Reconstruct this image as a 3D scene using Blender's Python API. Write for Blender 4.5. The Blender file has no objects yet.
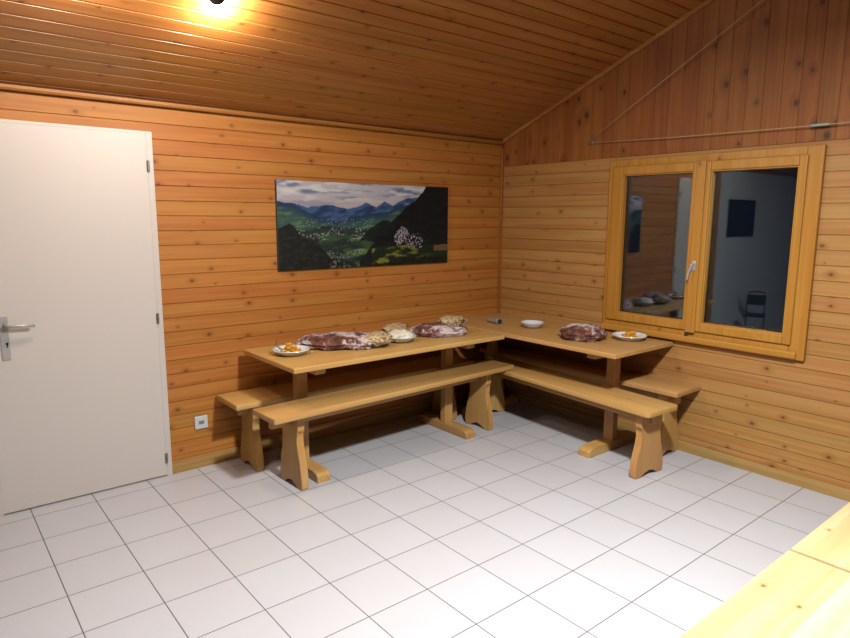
import bpy, bmesh, math, random
from mathutils import Vector, Matrix, noise
C = bpy.context.scene.collection
R = math.radians
random.seed(7)

# ------------------------------------------------------------------ object helpers
def link(o, parent=None):
    C.objects.link(o)
    if parent is not None: o.parent = parent
    return o

def obj(name, bm, mat, parent=None, smooth=False):
    me = bpy.data.meshes.new(name)
    bmesh.ops.recalc_face_normals(bm, faces=bm.faces)
    bm.to_mesh(me); bm.free()
    if smooth is True:
        for p in me.polygons: p.use_smooth = True
    elif smooth:
        me.shade_smooth() if hasattr(me, 'shade_smooth') else None
        for p in me.polygons: p.use_smooth = True
        me.set_sharp_from_angle(angle=R(smooth))
    for m in (mat if isinstance(mat, (list, tuple)) else [mat]): me.materials.append(m)
    return link(bpy.data.objects.new(name, me), parent)

def tag(o, label, cat, group=None, kind=None):
    if label: o['label'] = label
    if cat: o['category'] = cat
    if group: o['group'] = group
    if kind: o['kind'] = kind
    return o

def thing(name, label, cat, loc=(0, 0, 0), rz=0, group=None):
    o = bpy.data.objects.new(name, None); C.objects.link(o)
    o.empty_display_size = .05
    o.location = loc; o.rotation_euler = (0, 0, rz)
    return tag(o, label, cat, group)

def struct(o):
    o['kind'] = 'structure'; return o

def box(bm, x0, x1, y0, y1, z0, z1, bev=0, seg=2):
    g = bmesh.ops.create_cube(bm, size=1)
    vs = g['verts']
    for v in vs:
        v.co = Vector((x0 + (v.co.x + .5) * (x1 - x0), y0 + (v.co.y + .5) * (y1 - y0), z0 + (v.co.z + .5) * (z1 - z0)))
    if bev:
        es = list({e for v in vs for e in v.link_edges})
        bmesh.ops.bevel(bm, geom=es, offset=bev, segments=seg, affect='EDGES', profile=.5)
    return bm

def prism(bm, pts, axis, a0, a1, bev=0):
    """polygon pts (p,q) extruded along axis from a0 to a1; axis x -> (y,z), y -> (x,z), z -> (x,y)"""
    def mk(p, q, a):
        return {'x': (a, p, q), 'y': (p, a, q), 'z': (p, q, a)}[axis]
    v0 = [bm.verts.new(mk(p, q, a0)) for p, q in pts]
    v1 = [bm.verts.new(mk(p, q, a1)) for p, q in pts]
    n = len(pts)
    caps = [bm.faces.new(v0), bm.faces.new(v1[::-1])]
    for i in range(n):
        bm.faces.new((v0[i], v1[i], v1[(i + 1) % n], v0[(i + 1) % n]))
    if bev:
        es = list({e for f in caps for e in f.edges})
        bmesh.ops.bevel(bm, geom=es, offset=bev, segments=2, affect='EDGES', profile=.5)
    return bm

def lathe(bm, prof, n=40, wob=None, close=True):
    rings = []
    for r, z in prof:
        ring = []
        for i in range(n):
            a = 2 * math.pi * i / n
            k = wob(a, r) if wob else 1
            ring.append(bm.verts.new((r * k * math.cos(a), r * k * math.sin(a), z)))
        rings.append(ring)
    for a, b in zip(rings, rings[1:]):
        for i in range(n):
            bm.faces.new((a[i], a[(i + 1) % n], b[(i + 1) % n], b[i]))
    if close:
        bm.faces.new(rings[0][::-1]); bm.faces.new(rings[-1])
    return bm

def tube(bm, pts, r, n=10):
    pts = [Vector(p) for p in pts]
    rings = []
    up = Vector((0, 0, 1))
    for i, p in enumerate(pts):
        d = (pts[min(i + 1, len(pts) - 1)] - pts[max(i - 1, 0)]).normalized()
        s = d.cross(up)
        if s.length < 1e-3: s = d.cross(Vector((1, 0, 0)))
        s.normalize(); t = s.cross(d)
        rr = r[i] if isinstance(r, (list, tuple)) else r
        rings.append([bm.verts.new(p + rr * (math.cos(2 * math.pi * k / n) * s + math.sin(2 * math.pi * k / n) * t)) for k in range(n)])
    for a, b in zip(rings, rings[1:]):
        for k in range(n):
            bm.faces.new((a[k], a[(k + 1) % n], b[(k + 1) % n], b[k]))
    bm.faces.new(rings[0][::-1]); bm.faces.new(rings[-1])
    return bm

def nb(): return bmesh.new()

# ------------------------------------------------------------------ material helpers
ALB = .46      # overall reflectance of the room's finishes
def lin(r, g, b):
    f = lambda c: (c / 255 / 12.92) if c / 255 <= .04045 else ((c / 255 + .055) / 1.055) ** 2.4
    return (f(r) * ALB, f(g) * ALB, f(b) * ALB, 1)

class NT:
    def __init__(s, name):
        s.m = bpy.data.materials.new(name); s.m.use_nodes = True
        s.t = s.m.node_tree; s.b = s.t.nodes['Principled BSDF']
    def n(s, typ, **kw):
        nd = s.t.nodes.new(typ)
        for k, v in kw.items(): setattr(nd, k, v)
        return nd
    def put(s, sock, v):
        if isinstance(v, bpy.types.NodeSocket): s.t.links.new(v, sock)
        elif v is not None: sock.default_value = v
    def math(s, op, a, b=None, c=None):
        nd = s.n('ShaderNodeMath', operation=op)
        s.put(nd.inputs[0], a)
        if b is not None: s.put(nd.inputs[1], b)
        if c is not None: s.put(nd.inputs[2], c)
        return nd.outputs[0]
    def comb(s, x, y, z):
        nd = s.n('ShaderNodeCombineXYZ')
        for i, v in enumerate((x, y, z)): s.put(nd.inputs[i], v)
        return nd.outputs[0]
    def sep(s, v):
        nd = s.n('ShaderNodeSeparateXYZ'); s.put(nd.inputs[0], v); return nd.outputs
    def mix(s, f, a, b, blend='MIX'):
        nd = s.n('ShaderNodeMix', data_type='RGBA', blend_type=blend)
        s.put(nd.inputs[0], f); s.put(nd.inputs[6], a); s.put(nd.inputs[7], b)
        return nd.outputs[2]
    def smooth(s, v, lo, hi, a=0., b=1.):
        nd = s.n('ShaderNodeMapRange', interpolation_type='SMOOTHSTEP')
        s.put(nd.inputs[0], v)
        for i, x in enumerate((lo, hi, a, b)): s.put(nd.inputs[i + 1], x)
        return nd.outputs[0]
    def noise(s, vec, scale=1., detail=3., rough=.55, dim='3D', dist=0.):
        nd = s.n('ShaderNodeTexNoise', noise_dimensions=dim)
        s.put(nd.inputs['Vector'], vec); nd.inputs['Scale'].default_value = scale
        nd.inputs['Detail'].default_value = detail; nd.inputs['Roughness'].default_value = rough
        nd.inputs['Distortion'].default_value = dist
        return nd.outputs[0]
    def white(s, v, dim='1D'):
        nd = s.n('ShaderNodeTexWhiteNoise', noise_dimensions=dim)
        s.put(nd.inputs['W' if dim == '1D' else 'Vector'], v)
        return nd.outputs['Value']

def plain(name, col, rough=.5, metal=0., spec=None, **kw):
    s = NT(name); s.b.inputs['Base Color'].default_value = col
    s.b.inputs['Roughness'].default_value = rough; s.b.inputs['Metallic'].default_value = metal
    if spec is not None: s.b.inputs['Specular IOR Level'].default_value = spec
    for k, v in kw.items(): s.b.inputs[k].default_value = v
    return s.m

def wood(name, u, v, w, light, dark, knot, bw=0., rough=.45, knots=.55, vary=.12, ku=3.2, kr=(.004, .008), spec=.25, off=0.):
    """timber with grain along object axis u; v is the board direction, bw the board width (0: no boards)"""
    s = NT(name)
    tc = s.n('ShaderNodeTexCoord'); X = s.sep(tc.outputs['Object'])
    ax = {'x': X[0], 'y': X[1], 'z': X[2]}
    oi = s.n('ShaderNodeObjectInfo'); rnd = oi.outputs['Random']
    U, V, W = ax[u], ax[v], ax[w]
    if bw:
        vb = s.math('DIVIDE', s.math('SUBTRACT', V, off), bw)
        bid = s.math('FLOOR', vb); vin = V
        r1 = s.white(s.math('ADD', bid, .37)); r2 = s.white(s.math('ADD', bid, 71.37))
    else:
        r1 = rnd; r2 = rnd; vin = V; bid = 0.
    U2 = s.math('ADD', U, s.math('MULTIPLY', r2, 37.))
    # knots: one candidate per cell, true metric distance to the cell's point
    kv = (1 / bw) if bw else 9.
    ku_ = ku
    P = s.comb(s.math('MULTIPLY', U2, ku_), s.math('MULTIPLY', s.math('SUBTRACT', V, off), kv), 0.)
    vo = s.n('ShaderNodeTexVoronoi', voronoi_dimensions='2D', feature='F1'); s.put(vo.inputs['Vector'], P)
    vo.inputs['Scale'].default_value = 1.; vo.inputs['Randomness'].default_value = .85
    Pp, Po = s.sep(P), s.sep(vo.outputs['Position'])
    dx = s.math('DIVIDE', s.math('SUBTRACT', Pp[0], Po[0]), ku_ * 1.35)
    dy = s.math('DIVIDE', s.math('SUBTRACT', Pp[1], Po[1]), kv)
    d = s.math('SQRT', s.math('ADD', s.math('MULTIPLY', dx, dx), s.math('MULTIPLY', dy, dy)))
    cc = s.n('ShaderNodeSeparateColor'); s.put(cc.inputs[0], vo.outputs['Color'])
    rad = s.math('MULTIPLY_ADD', cc.outputs[0], kr[1] - kr[0], kr[0])
    pres = s.math('LESS_THAN', cc.outputs[1], knots)
    q = s.math('DIVIDE', d, rad)
    core = s.math('MULTIPLY', s.smooth(q, .3, 1.4, 1., 0.), pres)
    halo = s.math('MULTIPLY', s.smooth(q, .8, 4., 1., 0.), pres)
    # grain bends round the knots
    bend = s.math('MULTIPLY', halo, s.math('MULTIPLY', dy, 1.1))
    Vg = s.math('SUBTRACT', vin, bend)
    g1 = s.noise(s.comb(s.math('MULTIPLY', U2, 1.3), s.math('MULTIPLY', Vg, 55.), s.math('MULTIPLY_ADD', W, 55., s.math('MULTIPLY', r1, 19.))), 1., 4., .6)
    g2 = s.noise(s.comb(s.math('MULTIPLY', U2, .7), s.math('MULTIPLY', Vg, 12.), s.math('MULTIPLY_ADD', W, 12., s.math('MULTIPLY', r1, 7.))), 1., 2., .5)
    f = s.smooth(s.math('ADD', s.math('MULTIPLY', g1, .6), s.math('MULTIPLY', g2, .4)), .36, .64)
    col = s.mix(f, dark, light)
    col = s.mix(s.math('MULTIPLY', halo, .45), col, s.mix(.5, dark, knot))
    col = s.mix(s.math('MULTIPLY', core, .8), col, knot)
    val = s.math('MULTIPLY_ADD', r1, 2 * vary, 1. - vary)
    hv = s.n('ShaderNodeHueSaturation'); s.put(hv.inputs['Color'], col); s.put(hv.inputs['Value'], val)
    s.put(hv.inputs['Hue'], s.math('MULTIPLY_ADD', r2, .010, .497))
    s.put(s.b.inputs['Base Color'], hv.outputs[0])
    s.put(s.b.inputs['Roughness'], s.math('MULTIPLY_ADD', g1, .2, rough - .1))
    s.b.inputs['Specular IOR Level'].default_value = spec
    bp = s.n('ShaderNodeBump'); bp.inputs['Strength'].default_value = .12; bp.inputs['Distance'].default_value = .002
    s.put(bp.inputs['Height'], g1); s.put(s.b.inputs['Normal'], bp.outputs[0])
    return s.m

BW = .086
WL, WD, WK = lin(222, 144, 68), lin(202, 119, 48), lin(112, 54, 22)
M = {}
M['wall_x'] = wood('spruce_panelling_along_x', 'x', 'z', 'y', WL, WD, WK, BW, off=.02, ku=3.0, rough=.5, knots=.72, kr=(.003, .011), vary=.06)
M['wall_y'] = wood('spruce_panelling_along_y', 'y', 'z', 'x', lin(216, 157, 92), lin(198, 133, 70), WK, BW, off=.02, ku=2.6, rough=.5, knots=.72, kr=(.003, .011), vary=.06)
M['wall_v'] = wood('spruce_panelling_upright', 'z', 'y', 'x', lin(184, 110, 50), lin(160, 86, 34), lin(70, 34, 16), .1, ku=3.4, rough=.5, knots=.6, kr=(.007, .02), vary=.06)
M['ceil'] = wood('spruce_ceiling_boards', 'x', 'y', 'z', lin(220, 144, 72), lin(198, 120, 52), WK, BW, ku=2.8, rough=.42, knots=.6, spec=.5, kr=(.005, .011), vary=.06)
DL, DD = lin(120, 72, 38), lin(92, 52, 26)  # walls and far slope out of view, coloured dark to cut bounced light
M['dark_x'] = wood('dark_low_bounce_boards_along_x', 'x', 'z', 'y', DL, DD, WK, BW)
M['dark_y'] = wood('dark_low_bounce_boards_along_y', 'y', 'z', 'x', DL, DD, WK, BW)
M['trim_x'] = wood('spruce_trim_along_x', 'x', 'z', 'y', lin(196, 124, 62), lin(174, 102, 46), WK, knots=.15)
M['trim_y'] = wood('spruce_trim_along_y', 'y', 'z', 'x', lin(216, 146, 76), lin(190, 116, 50), WK, knots=.15)
M['trim_z'] = wood('spruce_trim_upright', 'z', 'y', 'x', lin(205, 128, 58), lin(176, 100, 40), WK, knots=.1)
M['base_x'] = wood('pale_baseboard_along_x', 'x', 'z', 'y', lin(216, 170, 104), lin(196, 146, 80), WK, knots=.1)
M['base_y'] = wood('pale_baseboard_along_y', 'y', 'z', 'x', lin(214, 170, 108), lin(192, 146, 84), WK, knots=.1)
M['win_y'] = wood('window_timber_along_y', 'y', 'z', 'x', lin(222, 154, 68), lin(206, 134, 50), WK, knots=.12, rough=.38, vary=.03)
M['win_z'] = wood('window_timber_upright', 'z', 'y', 'x', lin(222, 154, 68), lin(206, 134, 50), WK, knots=.12, rough=.38, vary=.03)
FL, FD, FK = lin(240, 185, 113), lin(226, 163, 90), lin(130, 82, 44)
for a, b, c in (('x', 'y', 'z'), ('y', 'x', 'z'), ('z', 'y', 'x')):
    M['furn_' + a] = wood('pale_furniture_timber_' + a, a, b, c, FL, FD, FK, knots=.14, rough=.38, vary=.05, ku=2., kr=(.003, .006), spec=.45)

def painted(name, col, rough=.45, amt=.03):
    s = NT(name); tc = s.n('ShaderNodeTexCoord')
    n_ = s.noise(tc.outputs['Object'], 3., 4.)
    s.put(s.b.inputs['Base Color'], s.mix(s.math('MULTIPLY', n_, amt * 2), col, tuple(c * .8 for c in col[:3]) + (1,)))
    s.b.inputs['Roughness'].default_value = rough
    return s.m
M['door'] = painted('white_door_lacquer', lin(246, 231, 220), .42)
M['doorframe'] = painted('white_door_frame_paint', lin(244, 229, 218), .4)
M['plaster'] = painted('white_plaster', lin(225, 222, 220), .8)
M['alu'] = plain('satin_aluminium', lin(226, 218, 210), .35, .35)
M['steel'] = plain('hinge_steel', lin(178, 172, 166), .4, .8)
M['silver'] = plain('pale_silver_paint', lin(214, 210, 208), .3, .25)
M['chrome'] = plain('bright_chrome', lin(225, 225, 225), .15, 1.)
M['white_plastic'] = plain('white_plastic', lin(240, 238, 234), .35)
M['black'] = plain('black_metal', lin(24, 24, 26), .45)
M['blackfabric'] = plain('black_seat_pad', lin(18, 18, 20), .8)
M['darkhole'] = plain('dark_recess', lin(40, 38, 36), .7)
M['porcelain'] = plain('white_porcelain', lin(255, 253, 250), .25, spec=.5)
M['cord'] = plain('pale_cord', lin(214, 178, 140), .7)
M['teal'] = plain('pale_green_plastic', lin(170, 196, 178), .4)

def tiles():
    s = NT('white_glazed_floor_tiles'); T = .3; gx, gy = (-11.98 * T), (-.42 * T)
    tc = s.n('ShaderNodeTexCoord'); X = s.sep(tc.outputs['Object'])
    a = s.math('DIVIDE', s.math('SUBTRACT', X[0], gx), T); b = s.math('DIVIDE', s.math('SUBTRACT', X[1], gy), T)
    def edge(v):
        f = s.math('FRACT', v); return s.math('MULTIPLY', s.math('MINIMUM', f, s.math('SUBTRACT', 1., f)), T)
    e = s.math('MINIMUM', edge(a), edge(b))
    grout = s.smooth(e, .0014, .0026, 1., 0.)
    rr = s.white(s.comb(s.math('FLOOR', a), s.math('FLOOR', b), 0.), '3D')
    cl = s.noise(tc.outputs['Object'], 5., 4.)
    st = s.noise(s.comb(s.math('MULTIPLY', X[0], 14.), s.math('MULTIPLY', X[1], 120.), 0.), 1., 2.)
    f = s.math('ADD', s.math('MULTIPLY', cl, .5), s.math('ADD', s.math('MULTIPLY', rr, .25), s.math('MULTIPLY', st, .25)))
    col = s.mix(f, lin(226, 219, 220), lin(238, 233, 236))
    col = s.mix(grout, col, lin(112, 100, 92))
    s.put(s.b.inputs['Base Color'], col)
    s.put(s.b.inputs['Roughness'], s.math('MULTIPLY_ADD', grout, .4, .42))
    bp = s.n('ShaderNodeBump'); bp.inputs['Strength'].default_value = .5; bp.inputs['Distance'].default_value = .002
    s.put(bp.inputs['Height'], s.math('ADD', s.math('MULTIPLY', s.smooth(e, .001, .005), 1.), s.math('MULTIPLY', st, .12)))
    s.put(s.b.inputs['Normal'], bp.outputs[0])
    return s.m
M['tiles'] = tiles()

def glass():
    s = NT('window_glass')
    t = s.t; out = t.nodes['Material Output']
    tr = s.n('ShaderNodeBsdfTransparent'); tr.inputs[0].default_value = (.92, .95, .96, 1)
    gl = s.n('ShaderNodeBsdfGlossy'); gl.inputs['Roughness'].default_value = 0.012; gl.inputs[0].default_value = (.86, .93, 1, 1)
    fr = s.n('ShaderNodeFresnel'); fr.inputs[0].default_value = 1.62
    mx = s.n('ShaderNodeMixShader')
    s.put(mx.inputs[0], s.math('MULTIPLY', fr.outputs[0], 1.)); s.put(mx.inputs[1], tr.outputs[0]); s.put(mx.inputs[2], gl.outputs[0])
    s.put(out.inputs[0], mx.outputs[0])
    return s.m
M['glass'] = glass()

# ------------------------------------------------------------------ room shell
XL, YF = -6.4, -7.6            # far-left wall, wall behind the camera
RIDGE_Y = -3.9
SL = .40; ZC = 2.205           # roof slope, eaves height on the back wall
ANG = math.atan(SL)

def zroof(y): return ZC - SL * y if y > RIDGE_Y else ZC - SL * RIDGE_Y + SL * (y - RIDGE_Y)

def boards(bm, u0, u1, v0, v1, off, bw, place, g=.0065, dep=.006, back=.03, top=None):
    """tongue-and-groove panel: V grooves at off + k*bw; place(u, v, d) -> point, d = depth into the wall"""
    vs = [(v0, 0)]
    k = math.ceil((v0 - off) / bw + 1e-6)
    while off + k * bw < v1 - 1e-4:
        c = off + k * bw
        if c - g / 2 > v0 and c + g / 2 < v1: vs += [(c - g / 2, 0), (c - g * .12, dep), (c + g * .12, dep), (c + g / 2, 0)]
        k += 1
    vs.append((v1, 0))
    def end(v): return top(v) if top else u1
    prof = vs + [(v1, back), (v0, back)]
    A = [bm.verts.new(place(u0, v, d)) for v, d in prof]
    B = [bm.verts.new(place(end(v), v, d)) for v, d in prof]
    n = len(prof)
    for i in range(n): bm.faces.new((A[i], A[(i + 1) % n], B[(i + 1) % n], B[i]))
    bm.faces.new(A); bm.faces.new(B[::-1])
    return bm

# floor
bm = nb(); box(bm, XL - .1, .12, YF - .1, .12, -.1, 0); struct(obj('floor', bm, M['tiles']))
# wall with the door (y = 0), boards run along x; white plaster left of the door
DX0, DX1, DTOP = -3.745, -2.845, 2.035     # door frame outline
bm = nb()
PA = lambda u, v, d: (u, d, v)
boards(bm, DX1, 0.03, 0, 2.26, .02, BW, PA)
boards(bm, -3.85, DX1, DTOP, 2.26, .02, BW, PA)
boards(bm, -3.85, DX0, 0, DTOP, .02, BW, PA)
struct(obj('wall_back', bm, M['wall_x']))
bm = nb(); box(bm, XL - .1, -3.85, 0, .03, 0, 2.26); struct(obj('wall_back_white', bm, M['plaster']))
# gable wall with the window (x = 0)
WY0, WY1, WZ0, WZ1 = -2.463, -1.09, .755, 1.972
PB = lambda u, v, d: (d, u, v)
VZ = 1.995
bm = nb()
boards(bm, WY1 - .03, 0, 0, VZ, .02, BW, PB)
boards(bm, YF, WY0 + .03, 0, VZ, .02, BW, PB)
boards(bm, WY0 + .03, WY1 - .03, 0, WZ0 + .03, .02, BW, PB)
boards(bm, WY0 + .03, WY1 - .03, WZ1 - .03, VZ, .02, BW, PB)
struct(obj('wall_right', bm, M['wall_y']))
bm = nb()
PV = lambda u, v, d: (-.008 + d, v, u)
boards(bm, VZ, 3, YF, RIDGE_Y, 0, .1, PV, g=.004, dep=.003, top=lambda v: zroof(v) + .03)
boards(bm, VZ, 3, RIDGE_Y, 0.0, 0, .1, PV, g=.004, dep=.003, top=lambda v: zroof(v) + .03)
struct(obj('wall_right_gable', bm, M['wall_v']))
# far-left wall and the wall behind the camera
bm = nb(); boards(bm, YF, 0, 0, 3.2, .02, BW, lambda u, v, d: (XL - d, u, v))
prism(bm, [(YF, 3.2), (0, 3.2), (0, 2.2), (RIDGE_Y, zroof(RIDGE_Y) + .05), (YF, 2.2)], 'x', XL - .08, XL - .03)
struct(obj('wall_left', bm, M['dark_y']))
bm = nb(); boards(bm, XL, 0, 0, zroof(YF) + .03, .02, BW, lambda u, v, d: (u, YF - d, v)); struct(obj('wall_front', bm, M['dark_x']))
# roof boards: local x along the room, local y up the slope
Ls = abs(RIDGE_Y) * math.sqrt(1 + SL * SL)
def roof(name, len_, loc, rot):
    bm = nb(); boards(bm, XL - .05, .03, -.03, len_, .03, BW, lambda u, v, d: (u, v, d), g=.009, dep=.008)
    o = obj(name, bm, M['ceil']); o.location = loc; o.rotation_euler = rot; return struct(o)
# slope rising from y=0 towards -y: local +y -> world (0,-cos,sin)
c_, s_ = math.cos(ANG), math.sin(ANG)
o = roof('ceiling', Ls, (0, 0, 0), (0, 0, 0))
o.matrix_world = Matrix(((1, 0, 0, 0), (0, -c_, s_, 0), (0, s_, c_, ZC), (0, 0, 0, 1)))
Lf = (RIDGE_Y - YF) * math.sqrt(1 + SL * SL)
o = roof('ceiling_far_slope', Lf + .05, (0, 0, 0), (0, 0, 0)); o.data.materials[0] = M['dark_x']
o.matrix_world = Matrix(((1, 0, 0, 0), (0, c_, -s_, YF), (0, s_, c_, zroof(YF)), (0, 0, 0, 1)))

# trims
def trim(name, bm, mat): return struct(obj(name, bm, mat))
bm = nb(); box(bm, DX1, -.012, -.012, 0, 0, .078, .002); trim('baseboard_back', bm, M['base_x'])
bm = nb(); box(bm, -.012, 0, YF, -.0, 0, .066, .002); trim('baseboard_right', bm, M['base_y'])
# eaves cove along the back wall: three stepped laths
bm = nb()
prism(bm, [(0, 2.176), (-.028, 2.176), (-.034, 2.186), (-.034, 2.2), (0, 2.2)], 'x', XL, -.02)
trim('trim_1', bm, M['trim_x'])
bm = nb(); box(bm, -.022, 0, -.022, 0, .078, 2.15, .004); trim('trim_2', bm, M['trim_z'])
# gable trim under the roof slope
bm = nb()
pts = [(-.03, ZC + .012), (RIDGE_Y, zroof(RIDGE_Y)), (RIDGE_Y, zroof(RIDGE_Y) - .03), (-.03, ZC - .018)]
prism(bm, pts, 'x', -.03, -.008, .002); trim('trim_3', bm, M['trim_y'])

# ------------------------------------------------------------------ door
bm = nb()
box(bm, -3.712, -2.877, -.014, .028, .008, 2.018, .001)
door = struct(obj('door_1', bm, M['door']))
tag(door, 'plain white flush door in a white frame', None)
fr = nb()
box(fr, DX0, -3.7121, -.014, .03, 0, DTOP, .001); box(fr, -2.8769, DX1, -.014, .03, 0, DTOP, .001); box(fr, -3.7121, -2.8769, -.014, .03, 2.0181, DTOP, .001)
box(fr, -3.7121, -2.8769, .029, .035, .0, 2.0181)
obj('door_frame', fr, M['doorframe'], door)
for z in (1.845, .975, .115):
    h = nb(); tube(h, [(-2.876, -.02, z - .03), (-2.876, -.02, z + .03)], .007, 12); tube(h, [(-2.876, -.02, z - .003), (-2.876, -.02, z + .003)], .0085, 12)
    obj('hinge', h, M['steel'], door, 40)
pl = nb(); box(pl, -3.65, -3.61, -.020, -.012, .83, 1.06, .003)
plate = obj('handle_plate', pl, M['alu'], door)
lv = nb(); tube(lv, [(-3.623, -.02, 1.01), (-3.623, -.058, 1.01), (-3.612, -.066, 1.01), (-3.56, -.066, 1.008), (-3.5, -.064, 1.004)], [.011, .009, .0095, .009, .008], 14)
obj('lever', lv, M['alu'], plate, True)
kh = nb(); tube(kh, [(-3.623, -.0205, .915), (-3.623, -.0215, .915)], .007, 14); box(kh, -3.626, -3.620, -.0215, -.0205, .895, .914)
obj('keyhole', kh, M['darkhole'], plate)

# ------------------------------------------------------------------ window
def ring(bm, y0, y1, z0, z1, wl, wr, wb, wt, x0, x1, bev=.004, horiz=True, vert=True):
    """rectangular timber frame; rails between the stiles"""
    if vert:
        box(bm, x0, x1, y0, y0 + wl, z0, z1, bev); box(bm, x0, x1, y1 - wr, y1, z0, z1, bev)
    if horiz:
        box(bm, x0, x1, y0 + wl, y1 - wr, z0, z0 + wb, bev); box(bm, x0, x1, y0 + wl, y1 - wr, z1 - wt, z1, bev)
bm = nb(); ring(bm, WY0, WY1, WZ0, WZ1, .088, .05, .085, .05, -.03, .08, .005)
win = struct(obj('window_1', bm, M['win_z'])); tag(win, 'two-sash wooden window showing the room in its dark glass', None)
bm = nb(); box(bm, -.048, -.028, WY0 + .04, WY1, WZ0 + .005, WZ0 + .048, .008); obj('drip_rail', bm, M['win_y'], win)
MY = -1.775                                 # meeting stile
def sash(y0, y1, gy0, gy1, x0):
    bm = nb(); z0, z1, gz0, gz1 = WZ0 + .085, WZ1 - .048, .894, 1.866
    ring(bm, y0, y1, z0, z1, gy0 - y0, y1 - gy1, gz0 - z0, z1 - gz1, x0, .03, .006)
    sh = obj('sash', bm, M['win_z'], win)
    for xx in (.004, .020):
        p = nb(); box(p, xx, xx + .004, gy0 - .006, gy1 + .006, gz0 - .006, gz1 + .006)
        obj('glass_pane', p, M['glass'], sh)
    b = nb(); ring(b, gy0 - .002, gy1 + .002, gz0 - .002, gz1 + .002, .009, .009, .009, .009, x0 + .012, .003, .002)
    obj('glazing_bead', b, M['win_z'], sh)
    return sh
sl = sash(-1.765, WY1 - .035, -1.722, -1.21, -.045)
sr = sash(WY0 + .075, -1.769, -2.343, -1.838, -.045)
cv = nb(); box(cv, -.06, -.045, -1.812, -1.75, .83, 1.93, .005); obj('cover_strip', cv, M['win_z'], sr)
hb = nb(); box(hb, -.068, -.06, -1.796, -1.770, 1.235, 1.30, .004); tube(hb, [(-.066, -1.783, 1.28), (-.09, -1.783, 1.28), (-.098, -1.781, 1.268), (-.098, -1.768, 1.225), (-.094, -1.76, 1.18)], [.008, .007, .008, .0075, .006], 12)
obj('handle', hb, M['silver'], sr, 40)
lt = nb(); box(lt, -.064, -.05, -1.772, -1.75, .812, .829, .003); obj('latch', lt, M['darkhole'], sl)
# timber faces seen from inside need rails with grain along y: a rail cap for each sash is part of the same frame
# dark night outside: nothing stands there, the world is dark

# ------------------------------------------------------------------ benches and tables
def leg_profile(top, foot, H):
    """scalloped trestle board: straight cheek, notch, flare and an arched foot; returns (y,z)"""
    t, f = top / 2, foot / 2
    half = [(t, H), (t, H * .79), (t - .006, H * .765), (t - .016, H * .74), (t - .02, H * .70), (t - .016, H * .62), (t - .006, H * .5),
            (t + (f - t) * .35, H * .37), (t + (f - t) * .75, H * .24), (f, H * .12), (f, .012), (f - .006, 0), (f * .56, 0)]
    arch = [(f * .50, .012), (f * .42, .026), (f * .25, .034), (0, .036)]
    r = half + arch
    return r + [(-y, z) for y, z in r[::-1][1:]]

M['overlit_x'] = wood('overlit_pine', 'x', 'y', 'z', lin(243, 208, 152), lin(232, 190, 130), FK, knots=.3, rough=.5, vary=.03, ku=3., kr=(.004, .009), spec=.3)  # furniture timber paled so the foreground's overexposure is painted into its colour
def bench(label, loc, rz, L, w, h, legs, thick=.034, group=None, top=.19, foot=.25, stub=(.03, .03), legoff=0., rnd=.022, wd='furn_x'):
    t = thing('bench', label, 'bench', loc, rz, group)
    bm = nb(); box(bm, -L / 2, L / 2, -w / 2, w / 2, h - thick, h)
    es = [e for e in bm.edges if abs(e.verts[0].co.z - e.verts[1].co.z) > .01]
    bmesh.ops.bevel(bm, geom=es, offset=rnd, segments=5, affect='EDGES', profile=.5)
    es = [e for e in bm.edges if abs(e.verts[0].co.z - e.verts[1].co.z) < 1e-4 and len(e.link_faces) == 2 and abs(e.link_faces[0].normal.z - e.link_faces[1].normal.z) > .5]
    bm.normal_update()
    es = [e for e in bm.edges if len(e.link_faces) == 2 and e.calc_face_angle(0) > 1.2]
    bmesh.ops.bevel(bm, geom=es, offset=.005, segments=2, affect='EDGES', profile=.5)
    obj('seat', bm, M[wd], t, 35)
    for x in legs:
        bm = nb(); prism(bm, leg_profile(top, foot, h - thick), 'x', x - .023, x + .023, .006)
        for v in bm.verts: v.co.y += legoff
        obj('leg', bm, M['furn_z'], t)
    bm = nb(); a, b = (-L / 2 + stub[0] if stub[0] is not None else legs[0] + .0265), (L / 2 - stub[1] if stub[1] is not None else legs[1] - .0265)
    box(bm, a, b, legoff - .02, legoff + .02, h - thick - .078, h - thick, .008)
    # the rail passes through slots in the leg boards
    obj('apron', bm, M['furn_x'], t)
    return t

def table(label, loc, rz, L, w, h, xs, legoff=0., group=None, thick=.03, foot=.54, wd='furn_x'):
    t = thing('table', label, 'table', loc, rz, group)
    bm = nb(); box(bm, -L / 2, L / 2, -w / 2, w / 2, h - thick, h, .005)
    obj('tabletop', bm, M[wd], t)
    for x in xs:
        bm = nb(); box(bm, x - .036, x + .036, legoff - .03, legoff + .03, .058, h - thick - .05, .005); obj('post', bm, M['furn_z'], t)
        f = foot / 2
        bm = nb(); prism(bm, [(-f, 0), (f, 0), (f, .038), (f - .02, .055), (f - .05, .06), (-f + .05, .06), (-f + .02, .055), (-f, .038)], 'x', x - .045, x + .045, .006)
        for v in bm.verts: v.co.y += legoff
        obj('foot', bm, M['furn_y'], t)
        bm = nb(); box(bm, x - .036, x + .036, legoff - w * .38, legoff + w * .38, h - thick - .05, h - thick, .006); obj('cleat', bm, M['furn_y'], t)
    return t

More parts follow.
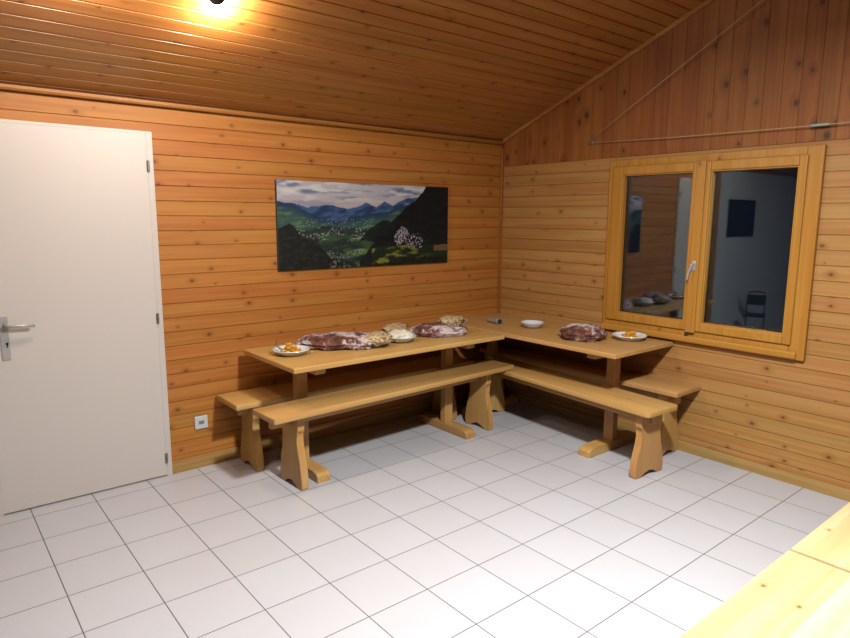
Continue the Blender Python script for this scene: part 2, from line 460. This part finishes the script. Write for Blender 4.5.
# long table along the back wall, table B along the window wall and in the corner
TH = .738
table('long pale wooden table along the picture wall, carrying two long loaves', (-1.555, -.425, 0), 0, 1.67, .67, TH, (-.62, .585), .005)
table('pale wooden table in the corner under the window, carrying one round loaf', (-.342, -.832, 0), R(-90), 1.636, .68, TH + .004, (-.572, .578), .01, foot=.58)
bench('long pale bench in front of the picture-wall table, nearest to the door', (-1.54, -.609, 0), R(2.5), 1.985, .258, .482, (-.785, .805), stub=(.06, None), legoff=.042, rnd=.006)
bench('pale bench against the picture wall, behind the long table', (-1.585, -.185, 0), 0, 1.94, .305, .46, (-.82, .80), stub=(.07, .06), legoff=.0, rnd=.006)
bench('short pale bench along the open side of the window table', (-.499, -1.125, 0), R(-94.5), 1.61, .305, .443, (-.77, .705), legoff=0.0, stub=(.02, .06), top=.21, foot=.27, rnd=.03)
bench('pale bench between the window table and the window wall', (-.15, -.965, 0), R(-90), 1.79, .298, .48, (-.865, .755), stub=(None, .06), legoff=.0, rnd=.008)
# near right-hand corner of the view
bench('pale bench in the right foreground, left of the seam', (-2.63, -3.215, 0), 0, 1.83, .31, .44, (-.7, .7), rnd=.006, wd='overlit_x')
bench('pale bench in the right foreground, right of the seam', (-.87, -3.215, 0), 0, 1.66, .31, .44, (-.62, .62), rnd=.006, wd='overlit_x')
table('bright pale table at the lower right edge of the view', (-1.75, -3.74, 0), 0, 1.95, .68, TH, (-.7, .7), wd='overlit_x')

# ------------------------------------------------------------------ food and small things on the tables
def bread_crust():
    s = NT('floured_dark_crust'); tc = s.n('ShaderNodeTexCoord'); O = tc.outputs['Object']
    oi = s.n('ShaderNodeObjectInfo')
    va = s.n('ShaderNodeVectorMath', operation='ADD'); s.put(va.inputs[0], O)
    s.put(va.inputs[1], s.comb(s.math('MULTIPLY', oi.outputs['Random'], 9.), 0., 0.)); O2 = va.outputs[0]
    n1 = s.noise(O2, 16., 5., .65); n2 = s.noise(O2, 55., 4., .7); n3 = s.noise(O2, 7., 2.)
    base = s.mix(s.smooth(n1, .35, .65), lin(84, 36, 24), lin(150, 84, 60))
    fl = s.math('ADD', s.math('MULTIPLY', n2, .33), s.math('ADD', s.math('MULTIPLY', n1, .25), s.math('MULTIPLY', n3, .42)))
    col = s.mix(s.smooth(fl, .485, .55), base, lin(240, 214, 210))
    s.put(s.b.inputs['Base Color'], col); s.b.inputs['Roughness'].default_value = .8
    bp = s.n('ShaderNodeBump'); bp.inputs['Strength'].default_value = .7; bp.inputs['Distance'].default_value = .008
    s.put(bp.inputs['Height'], n2); s.put(s.b.inputs['Normal'], bp.outputs[0])
    return s.m
def crumb():
    s = NT('bread_crumb'); tc = s.n('ShaderNodeTexCoord'); O = tc.outputs['Object']
    n1 = s.noise(O, 60., 4., .7); n2 = s.noise(O, 18., 3.)
    col = s.mix(s.smooth(n1, .38, .6), lin(176, 128, 78), lin(238, 210, 160))
    col = s.mix(s.smooth(n2, .56, .68), col, lin(120, 62, 34))
    s.put(s.b.inputs['Base Color'], col); s.b.inputs['Roughness'].default_value = .9
    bp = s.n('ShaderNodeBump'); bp.inputs['Strength'].default_value = .8; bp.inputs['Distance'].default_value = .006
    s.put(bp.inputs['Height'], n1); s.put(s.b.inputs['Normal'], bp.outputs[0])
    return s.m
M['crust'] = bread_crust(); M['crumb'] = crumb()
M['cheese'] = plain('orange_yellow_flesh', lin(244, 166, 30), .4)
M['cream'] = plain('pale_cream', lin(255, 242, 214), .6)

def lump(rx, ry, rz, seed, amp=.12, freq=3., n=5, cut=None, expo=1.):
    bm = nb(); bmesh.ops.create_icosphere(bm, subdivisions=n, radius=1)
    off = Vector((seed * 3.1, seed * 1.7, seed * .9))
    for v in bm.verts:
        p = v.co.copy()
        k = 1 + amp * noise.noise(p * freq + off) + amp * .4 * noise.noise(p * freq * 2.7 + off)
        p *= k
        p.x = math.copysign(abs(p.x) ** expo, p.x)
        if cut is not None and p.x > cut: p.x = cut + .06 * (p.x - cut)
        z = p.z
        z = max(z, -.62)
        v.co = Vector((p.x * rx, p.y * ry, (z + .62) / 1.62 * rz))
    return bm

def loaf(label, loc, rz, size, seed, **kw):
    t = thing('bread_loaf', label, 'bread', loc, rz)
    obj('crust', lump(*size, seed, **kw), M['crust'], t, True)
    return t
l1 = loaf('long dark floured loaf beside the left plate of orange chunks', (-1.855, -.40, TH), R(-31), (.29, .14, .09), 1, amp=.14, expo=.85)
cb = lump(.105, .085, .072, 5, amp=.2, freq=3.5, n=4)
for v in cb.verts: v.co += Vector((.215, -.03, .024))
obj('torn_crumb', cb, M['crumb'], l1, True)
l2 = loaf('long dark floured loaf near the torch, a pale bread piece lying on it', (-1.085, -.455, TH), R(-30), (.205, .13, .085), 2, amp=.13, expo=.85)
l3 = loaf('round dark floured loaf alone on the window table', (-.415, -1.205, TH + .004), R(-50), (.155, .135, .105), 3, amp=.14)
def piece(label, loc, rz, size, seed, tilt=0, group=None):
    t = thing('bread_piece', label, 'bread', loc, rz, group); t.rotation_euler = (tilt, 0, rz)
    obj('crumb', lump(*size, seed, amp=.22, freq=2.6, n=4), M['crumb'], t, True)
    b = lump(size[0] * .98, size[1] * .6, size[2] * .5, seed + 4, amp=.1, n=3)
    for v in b.verts: v.co.y += size[1] * .5
    obj('crust', b, M['crust'], t, True)
    return t
piece('pale bread piece lying on top of the loaf near the torch', (-.975, -.475, TH + .08), R(-35), (.10, .075, .045), 8, tilt=R(5))
piece('torn pale bread chunk behind the white bowl, by the wall', (-1.26, -.165, TH), R(20), (.11, .08, .06), 9)
piece('small crust of bread on the table left of the torn chunk', (-1.43, -.21, TH), R(-10), (.05, .03, .022), 11)

def plate(label, loc, r, fl=0.06, rz=0):
    t = thing('plate', label, 'plate', loc, rz)
    bm = nb()
    pr = [(r * .55, 0), (r * .62, .002), (r * .82, .014), (r, .032), (r * .985, .036), (r * .8, .019), (r * .6, .008), (r * .02, .006)]
    lathe(bm, pr, 64, wob=lambda a, q: 1 + (fl * math.cos(8 * a) * .35 if q > r * .7 else 0))
    obj('dish', bm, M['porcelain'], t, 50)
    return t
P1, P2 = (-2.222, -.405, TH), (-.178, -1.42, TH + .004)
plate('white plate of orange chunks at the door end of the long table', P1, .112)
plate('white plate of orange chunks on the window table beside the round loaf', P2, .115)
# white bowls
def bowl(label, loc, r, h):
    t = thing('bowl', label, 'bowl', loc)
    bm = nb(); lathe(bm, [(r * .45, 0), (r * .55, .003), (r * .85, h * .55), (r, h), (r * .975, h + .002), (r * .82, h * .58), (r * .5, .012), (.002, .010)], 56)
    obj('vessel', bm, M['porcelain'], t, 50)
    return t
bowl('white bowl heaped with pale cream food between the two long loaves', (-1.455, -.495, TH), .108, .04)
h = obj('cream_heap', lump(.09, .088, .068, 21, amp=.25, freq=3., n=4), M['cream'], None, True)
h.location = (-1.455, -.495, TH + .013); tag(h, 'pale cream food heaped in the bowl between the long loaves', 'food')
bowl('empty white bowl in the corner of the tables, left of the round loaf', (-.345, -.69, TH + .004), .088, .042)

# orange chunks: one mesh, copied with random turns
def chunk_mesh(w, d, hh, seed):
    bm = nb(); box(bm, -w / 2, w / 2, -d / 2, d / 2, 0, hh, .005, 2)
    for v in bm.verts: v.co.xy *= 1 + .12 * noise.noise(v.co * 40 + Vector((seed, 0, 0)))
    return bm
def chunks(P, spots, label, group, size, seed):
    rnd = random.Random(seed); src = None
    for (x, y, z) in spots:
        if src is None:
            o = obj('orange_chunk', chunk_mesh(*size, seed), M['cheese'], None, 40); src = o
        else:
            o = src.copy(); C.objects.link(o)
        o.location = (P[0] + x * .82, P[1] + y * .82, P[2] + z); o.rotation_euler = (rnd.uniform(-.12, .12), rnd.uniform(-.12, .12), rnd.uniform(0, 3.1))
        tag(o, label, 'food', group)
chunks(P1, [(-.045, -.03, .0125), (.005, -.045, .0125), (.05, -.02, .0125), (-.05, .025, .0125), (0, .0, .0125), (.045, .035, .0125), (-.005, .05, .0125), (-.022, .012, .031), (.025, .005, .031), (-.012, .014, .0525)],
       'orange chunk on the white plate at the door end', 'orange chunks on the plate at the door end', (.036, .027, .0195), 3)
chunks(P2, [(-.045, -.015, .0125), (.01, -.035, .0125), (.045, .01, .0125), (-.015, .035, .0125), (-.02, .0, .036), (.03, -.012, .036)],
       'orange chunk on the white plate beside the round loaf', 'orange chunks on the plate by the window', (.042, .034, .0225), 4)
# serving fork handle in the left plate
sp = nb(); tube(sp, [(-.055, .03, .036), (-.075, .045, .055), (-.06, .075, .075)], [.006, .005, .004], 8)
t = thing('serving_spoon', 'dark little spoon standing in the plate at the door end', 'spoon', P1); obj('handle', sp, M['steel'], t, True)
# torch
t = thing('torch', 'small silver torch lying in the corner of the tables', 'torch', (-.44, -.385, TH + .029), R(-98))
bm = nb(); tube(bm, [(-.085, 0, -.006), (-.08, 0, -.006), (.025, 0, -.003), (.035, 0, 0), (.06, 0, 0)], [.015, .017, .019, .024, .025], 20); obj('body', bm, M['silver'], t, 40)
bm = nb(); tube(bm, [(.06, 0, 0), (.063, 0, 0)], [.021, .021], 20); obj('lens', bm, M['darkhole'], t, 40)

# ------------------------------------------------------------------ picture (flat printed canvas with a valley landscape)
def picture():
    x0, x1, z0, z1 = -2.098, -.628, 1.214, 1.802
    t = thing('wall_picture', 'wide landscape picture of a green mountain valley on the wood wall', 'picture', ((x0 + x1) / 2, -.0, z0))
    W, H = x1 - x0, z1 - z0
    bm = nb(); box(bm, -W / 2, W / 2, -.024, 0, 0, H, .002); obj('canvas_edge', bm, plain('dark_canvas_edge', lin(70, 72, 80), .6), t)
    nx, nz = 300, 120
    N = lambda x, y, s=0.: noise.noise(Vector((x, y, s)))
    def fbm(x, y, s=0., o=4):
        return sum(N(x * 2 ** k, y * 2 ** k, s + k * 7.3) / 2 ** k for k in range(o))
    def mixc(a, b, f): f = max(0, min(1, f)); return tuple(p + (q - p) * f for p, q in zip(a, b))
    def sm(a, b, x): x = max(0, min(1, (x - a) / (b - a))); return x * x * (3 - 2 * x)
    # ridge lines given as (u, v) control points, v measured from the top
    def line(pts, u):
        for (a, va), (b, vb) in zip(pts, pts[1:]):
            if u <= b: return va + (vb - va) * (u - a) / (b - a)
        return pts[-1][1]
    far = [(0, .26), (.08, .25), (.14, .29), (.27, .26), (.36, .30), (.42, .28), (.47, .23), (.53, .28), (.58, .20), (.63, .25), (.68, .19), (.73, .16), (.8, .15), (1, .1)]
    mid = [(0, .23), (.06, .25), (.14, .33), (.2, .40), (.27, .44), (.34, .43), (.42, .38), (.5, .36), (.6, .33), (.66, .26), (1, .2)]
    right = [(0, 2), (.47, .84), (.53, .66), (.6, .5), (.66, .38), (.72, .27), (.78, .18), (.83, .06), (.86, -.05), (1, -.1)]
    knoll = [(0, 2), (.42, .70), (.47, .58), (.52, .5), (.57, .43), (.61, .44), (.66, .52), (.7, 2), (1, 2)]
    left = [(0, .50), (.03, .47), (.06, .43), (.09, .50), (.13, .60), (.2, .70), (.26, .82), (.33, .90), (.4, .95), (.5, .97), (.6, .93), (.7, .9), (.82, .88), (1, .9)]
    def paint(u, v):
        wob = .012 * fbm(u * 22, 3.3)
        # sky with heaped cloud
        c = mixc((120, 134, 164), (206, 196, 200), sm(-.5, .1, fbm(u * 5, v * 14, 2.)))
        c = mixc(c, (236, 226, 224), sm(-.05, .5, fbm(u * 8 + 4, v * 17, 5.)))
        c = mixc(c, (196, 178, 182), sm(.12, .24, v) * .6)
        if v > line(far, u) + wob:
            c = mixc((70, 98, 142), (36, 56, 96), sm(-.3, .5, fbm(u * 16 + v * 9, v * 14, 1.)))
            if u > .6: c = mixc(c, (150, 150, 166), sm(.1, .5, fbm(u * 30, v * 30, 4.)) * .7)
        if v > line(mid, u) + wob:
            d = v - line(mid, u)
            c = mixc((36, 58, 92), (58, 92, 82), sm(0, .12, d) + .25 * fbm(u * 20, v * 20, 8.))
            c = mixc(c, (104, 128, 92), sm(.08, .5, fbm(u * 13, v * 24, 9.)) * sm(.02, .1, d))
        if v > .52 + .03 * N(u * 6, 1.):
            c = mixc((26, 38, 40), (46, 66, 46), sm(-.3, .4, fbm(u * 15, v * 22, 11.)))
            g = sm(.02, .3, fbm(u * 6 + 1.3, v * 13, 13.)) * sm(.3, .45, u)
            c = mixc(c, (92, 126, 62), g)
            c = mixc(c, (58, 86, 54), sm(.1, .4, fbm(u * 9, v * 12, 15.)))
            # villages: pale speckle
            if fbm(u * 5.5, v * 9, 17.) > .12 and N(u * 120, v * 60, 19.) > .22 and u < .66: c = mixc(c, (206, 200, 196), .75)
        if .42 < v < .55 and .12 < u < .5 and N(u * 130, v * 70, 23.) > .42: c = (170, 176, 180)
        # dark wooded slopes
        if v > line(knoll, u) + wob and v < .70 + .05 * N(u * 12, 2.): c = mixc((12, 22, 26), (26, 40, 30), sm(-.3, .5, fbm(u * 24, v * 24, 20.)))
        if v > line(right, u) + wob * .6:
            c = mixc((8, 14, 18), (20, 30, 30), sm(-.2, .5, fbm(u * 18, v * 16, 25.)))
        if u > .5 and v > .76 + .04 * N(u * 9, 5.):
            c = mixc((26, 38, 22), (132, 128, 46), sm(.0, .35, fbm(u * 8 + .6, v * 10, 28.)) * sm(.95, .72, u))
            if u > .9: c = mixc(c, (150, 104, 66) if v < .84 else (30, 50, 24), .8)
        # pale blossom / boulders in front of the dark slope
        for (a, b, rr) in ((.675, .64, .045), (.70, .58, .03), (.73, .67, .05), (.66, .70, .03), (.79, .70, .05), (.76, .72, .05)):
            if (u - a) ** 2 + ((v - b) * .45) ** 2 < (rr * (.8 + .5 * N(u * 30, v * 14, 3.))) ** 2 and N(u * 110, v * 52, 31.) > (.02 if rr < .047 else .2): c = mixc(c, (214, 196, 200), .8)
        if v > line(left, u) + .05 * fbm(u * 22, 9.) + .03:
            c = mixc((16, 20, 16), (44, 44, 26), sm(-.1, .5, fbm(u * 30, v * 26, 35.)))
            if .26 < u < .43 and v > .8 and N(u * 60, v * 34, 37.) > .15: c = mixc(c, (170, 160, 140), .6)
        return c
    me = bpy.data.meshes.new('picture_print')
    vs, fs = [], []
    for j in range(nz + 1):
        for i in range(nx + 1): vs.append((-W / 2 + .001 + (W - .002) * i / nx, -.0246, .001 + (H - .002) * j / nz))
    for j in range(nz):
        for i in range(nx):
            a = j * (nx + 1) + i; fs.append((a, a + 1, a + nx + 2, a + nx + 1))
    me.from_pydata(vs, [], fs)
    ca = me.color_attributes.new('print', 'FLOAT_COLOR', 'POINT')
    dat = []
    for j in range(nz + 1):
        for i in range(nx + 1):
            c = paint(i / nx, 1 - j / nz); dat += list(lin(*[max(0, q) for q in c]))
    ca.data.foreach_set('color', dat)
    s = NT('printed_landscape'); at = s.n('ShaderNodeAttribute', attribute_name='print')
    s.put(s.b.inputs['Base Color'], at.outputs['Color']); s.b.inputs['Roughness'].default_value = .5; s.b.inputs['Specular IOR Level'].default_value = .25
    me.materials.append(s.m); link(bpy.data.objects.new('print', me), t)
picture()

# ------------------------------------------------------------------ socket outlet
t = thing('wall_outlet', 'white square power outlet low on the wall beside the door', 'outlet', (-2.652, 0, .292))
bm = nb(); box(bm, -.041, .041, -.012, 0, -.041, .041, .004); obj('cover_plate', bm, M['white_plastic'], t)
bm = nb(); box(bm, -.017, .017, -.0135, -.0115, -.010, .012, .002); obj('socket_insert', bm, plain('grey_socket', lin(150, 146, 142), .5), t)

# ------------------------------------------------------------------ cords at the gable wall
hk = nb(); tube(hk, [(-.008, -.905, 2.115), (-.03, -.905, 2.115)], .006, 10); tube(hk, [(-.03, -.905, 2.115), (-.042, -.905, 2.108), (-.045, -.905, 2.12), (-.036, -.905, 2.13)], .003, 8)
box(hk, -.012, -.008, -.925, -.885, 2.10, 2.13, .002)
tag(obj('wall_hook', hk, M['steel'], None, True), 'small dark hook on the gable wall holding both cords', 'hook')
w1 = nb(); tube(w1, [(-.04, -.908, 2.122), (-.05, -1.7, 2.585), (-.06, -2.62, 3.12)], .0028, 8)
c1 = tag(obj('cord', w1, M['cord'], None, True), 'pale cord slanting up across the gable boards', 'cord')
w2 = nb(); tube(w2, [(-.042, -.905, 2.110), (-.045, -1.6, 2.088), (-.05, -2.4, 2.075), (-.06, -3.4, 2.07)], .0026, 8)
c2 = tag(obj('cord', w2, M['cord'], None, True), 'pale cord running level above the window with a green tensioner', 'cord')
bm = nb(); tube(bm, [(-.051, -2.38, 2.075), (-.051, -2.395, 2.0755), (-.052, -2.47, 2.0755), (-.052, -2.485, 2.075)], [.004, .008, .008, .004], 10)
obj('tensioner', bm, M['teal'], c2, True)
hk = nb(); box(hk, -.07, -.008, -3.42, -3.38, 2.055, 2.085, .004); obj('hook', hk, M['steel'], c2)
hk = nb(); box(hk, -.07, -.008, -2.64, -2.6, 3.1, 3.14, .004); obj('hook', hk, M['steel'], c1)

# ------------------------------------------------------------------ things seen only in the window's reflection
t = thing('framed_picture', 'dark framed picture on the white wall, mirrored in the window', 'picture', (-4.45, 0, 1.58))
bm = nb(); ring(bm, -.37, .37, -.235, .235, .025, .025, .025, .025, -.02, 0)
for v in bm.verts: v.co = Vector((v.co.y, v.co.x, v.co.z))
obj('frame', bm, M['black'], t)
bm = nb(); box(bm, -.346, .346, -.008, 0, -.211, .211); obj('print', bm, plain('dark_print', lin(40, 42, 46), .5), t)
t = thing('chair', 'black tube-framed chair by the white wall, mirrored in the window', 'chair', (-4.42, -.3, 0), R(67)); t.scale = (.62, .7, .74)
bm = nb(); tube(bm, [(-.17, .15, 0), (-.17, .16, .45), (-.17, .19, .78), (-.14, .2, .84), (0, .2, .86), (.14, .2, .84), (.17, .19, .78), (.17, .16, .45), (.17, .15, 0)], .012, 10)
tube(bm, [(-.17, -.2, 0), (-.17, -.18, .44), (-.17, .16, .45)], .011, 10); tube(bm, [(.17, -.2, 0), (.17, -.18, .44), (.17, .16, .45)], .011, 10)
obj('frame', bm, M['black'], t, True)
bm = nb(); box(bm, -.19, .19, -.2, .18, .445, .48, .012); obj('seat', bm, M['blackfabric'], t)
bm = nb(); box(bm, -.16, .16, .165, .19, .62, .8, .01); obj('backrest', bm, M['blackfabric'], t)

# ------------------------------------------------------------------ lamps
M['bulb'] = None
s = NT('lamp_glow'); s.b.inputs['Emission Color'].default_value = (1, .86, .62, 1); s.b.inputs['Emission Strength'].default_value = 30
M['bulb'] = s.m
def light(name, kind, loc, energy, col, size=.1, **kw):
    d = bpy.data.lights.new(name, kind); d.energy = energy; d.color = col
    if kind == 'AREA': d.shape = 'DISK'; d.size = size
    else: d.shadow_soft_size = size
    for k, v in kw.items(): setattr(d, k, v)
    o = bpy.data.objects.new(name, d); o.location = loc; C.objects.link(o); return o
WARM = (1, .93, .8)
def spot_lamp(label, x, y, e, drop=.045):
    z = zroof(y)
    t = thing('ceiling_lamp', label, 'lamp', (x, y, z))
    bm = nb(); lathe(bm, [(.045, .02), (.045, -.008), (.04, -.014), (.002, -.014)], 28); obj('ceiling_base', bm, M['black'], t, 40)
    # dark cup tipped towards the boards lower down, bulb in its mouth
    rot = Matrix.Rotation(R(-110), 3, 'X'); cz = -.045
    bm = nb(); lathe(bm, [(.002, -.045), (.02, -.042), (.03, -.02), (.034, .02), (.031, .02), (.027, -.016), (.002, -.03)], 28, close=False)
    for v in bm.verts: v.co = rot @ v.co + Vector((0, 0, cz))
    obj('cup', bm, M['black'], t, 40)
    bm = nb(); lathe(bm, [(.002, -.02), (.014, -.015), (.016, .02), (.022, .035), (.025, .05), (.022, .065), (.013, .075), (.002, .078)], 24, close=False)
    for v in bm.verts: v.co = rot @ v.co + Vector((0, 0, cz))
    obj('bulb', bm, M['bulb'], t, True)
    t.rotation_euler = (0, 0, R(-30))
    p = Matrix.Rotation(R(-30), 3, 'Z') @ (rot @ Vector((0, 0, .13)) + Vector((0, 0, cz - drop)))
    light('lamp_light', 'POINT', p + Vector((x, y, z)), e / ALB, WARM, .03)
spot_lamp('small black ceiling lamp throwing a bright pool on the sloping boards', -2.803, -.93, 16, .0)
spot_lamp('second small black ceiling lamp, nearer the door', -3.42, -1.10, 20, .03)
# the room's main ceiling lamp, above the view, then an added fill
def down(name, loc, e, size, spread=180, col=(.93, .985, 1)):
    o = light(name, 'AREA', loc, e / ALB, col, size); o.data.spread = R(spread); return o
down('main_lamp', (-2.3, -2.98, 2.6), 104, .24)
down('fill_light', (-4.6, -3.4, 2.6), 6, .25)  # weak fill added out of view, no lamp known at this spot

w = bpy.data.worlds.new('night'); bpy.context.scene.world = w; w.use_nodes = True
w.node_tree.nodes['Background'].inputs[0].default_value = (.004, .006, .012, 1)

# ------------------------------------------------------------------ camera
yaw, pitch, roll, F = .8849, -.1595, .0050, 628.4
f = Vector((math.cos(pitch) * math.cos(yaw), math.cos(pitch) * math.sin(yaw), math.sin(pitch)))
r0 = Vector((math.sin(yaw), -math.cos(yaw), 0)); u0 = r0.cross(f)
r = math.cos(roll) * r0 + math.sin(roll) * u0; u = -math.sin(roll) * r0 + math.cos(roll) * u0
cam = bpy.data.cameras.new('camera'); co = bpy.data.objects.new('camera', cam); C.objects.link(co)
loc = Vector((-3.9665, -3.8225, 1.5635))
co.matrix_world = Matrix(((r.x, u.x, -f.x, loc.x), (r.y, u.y, -f.y, loc.y), (r.z, u.z, -f.z, loc.z), (0, 0, 0, 1)))
cam.sensor_fit = 'HORIZONTAL'; cam.sensor_width = 36; cam.lens = F / 850 * 36; cam.clip_start = .02
sc = bpy.context.scene; sc.camera = co
vs_ = sc.view_settings; vs_.view_transform = 'Standard'; vs_.look = 'None'; vs_.exposure = 0.; vs_.gamma = 1; vs_.use_curve_mapping = False
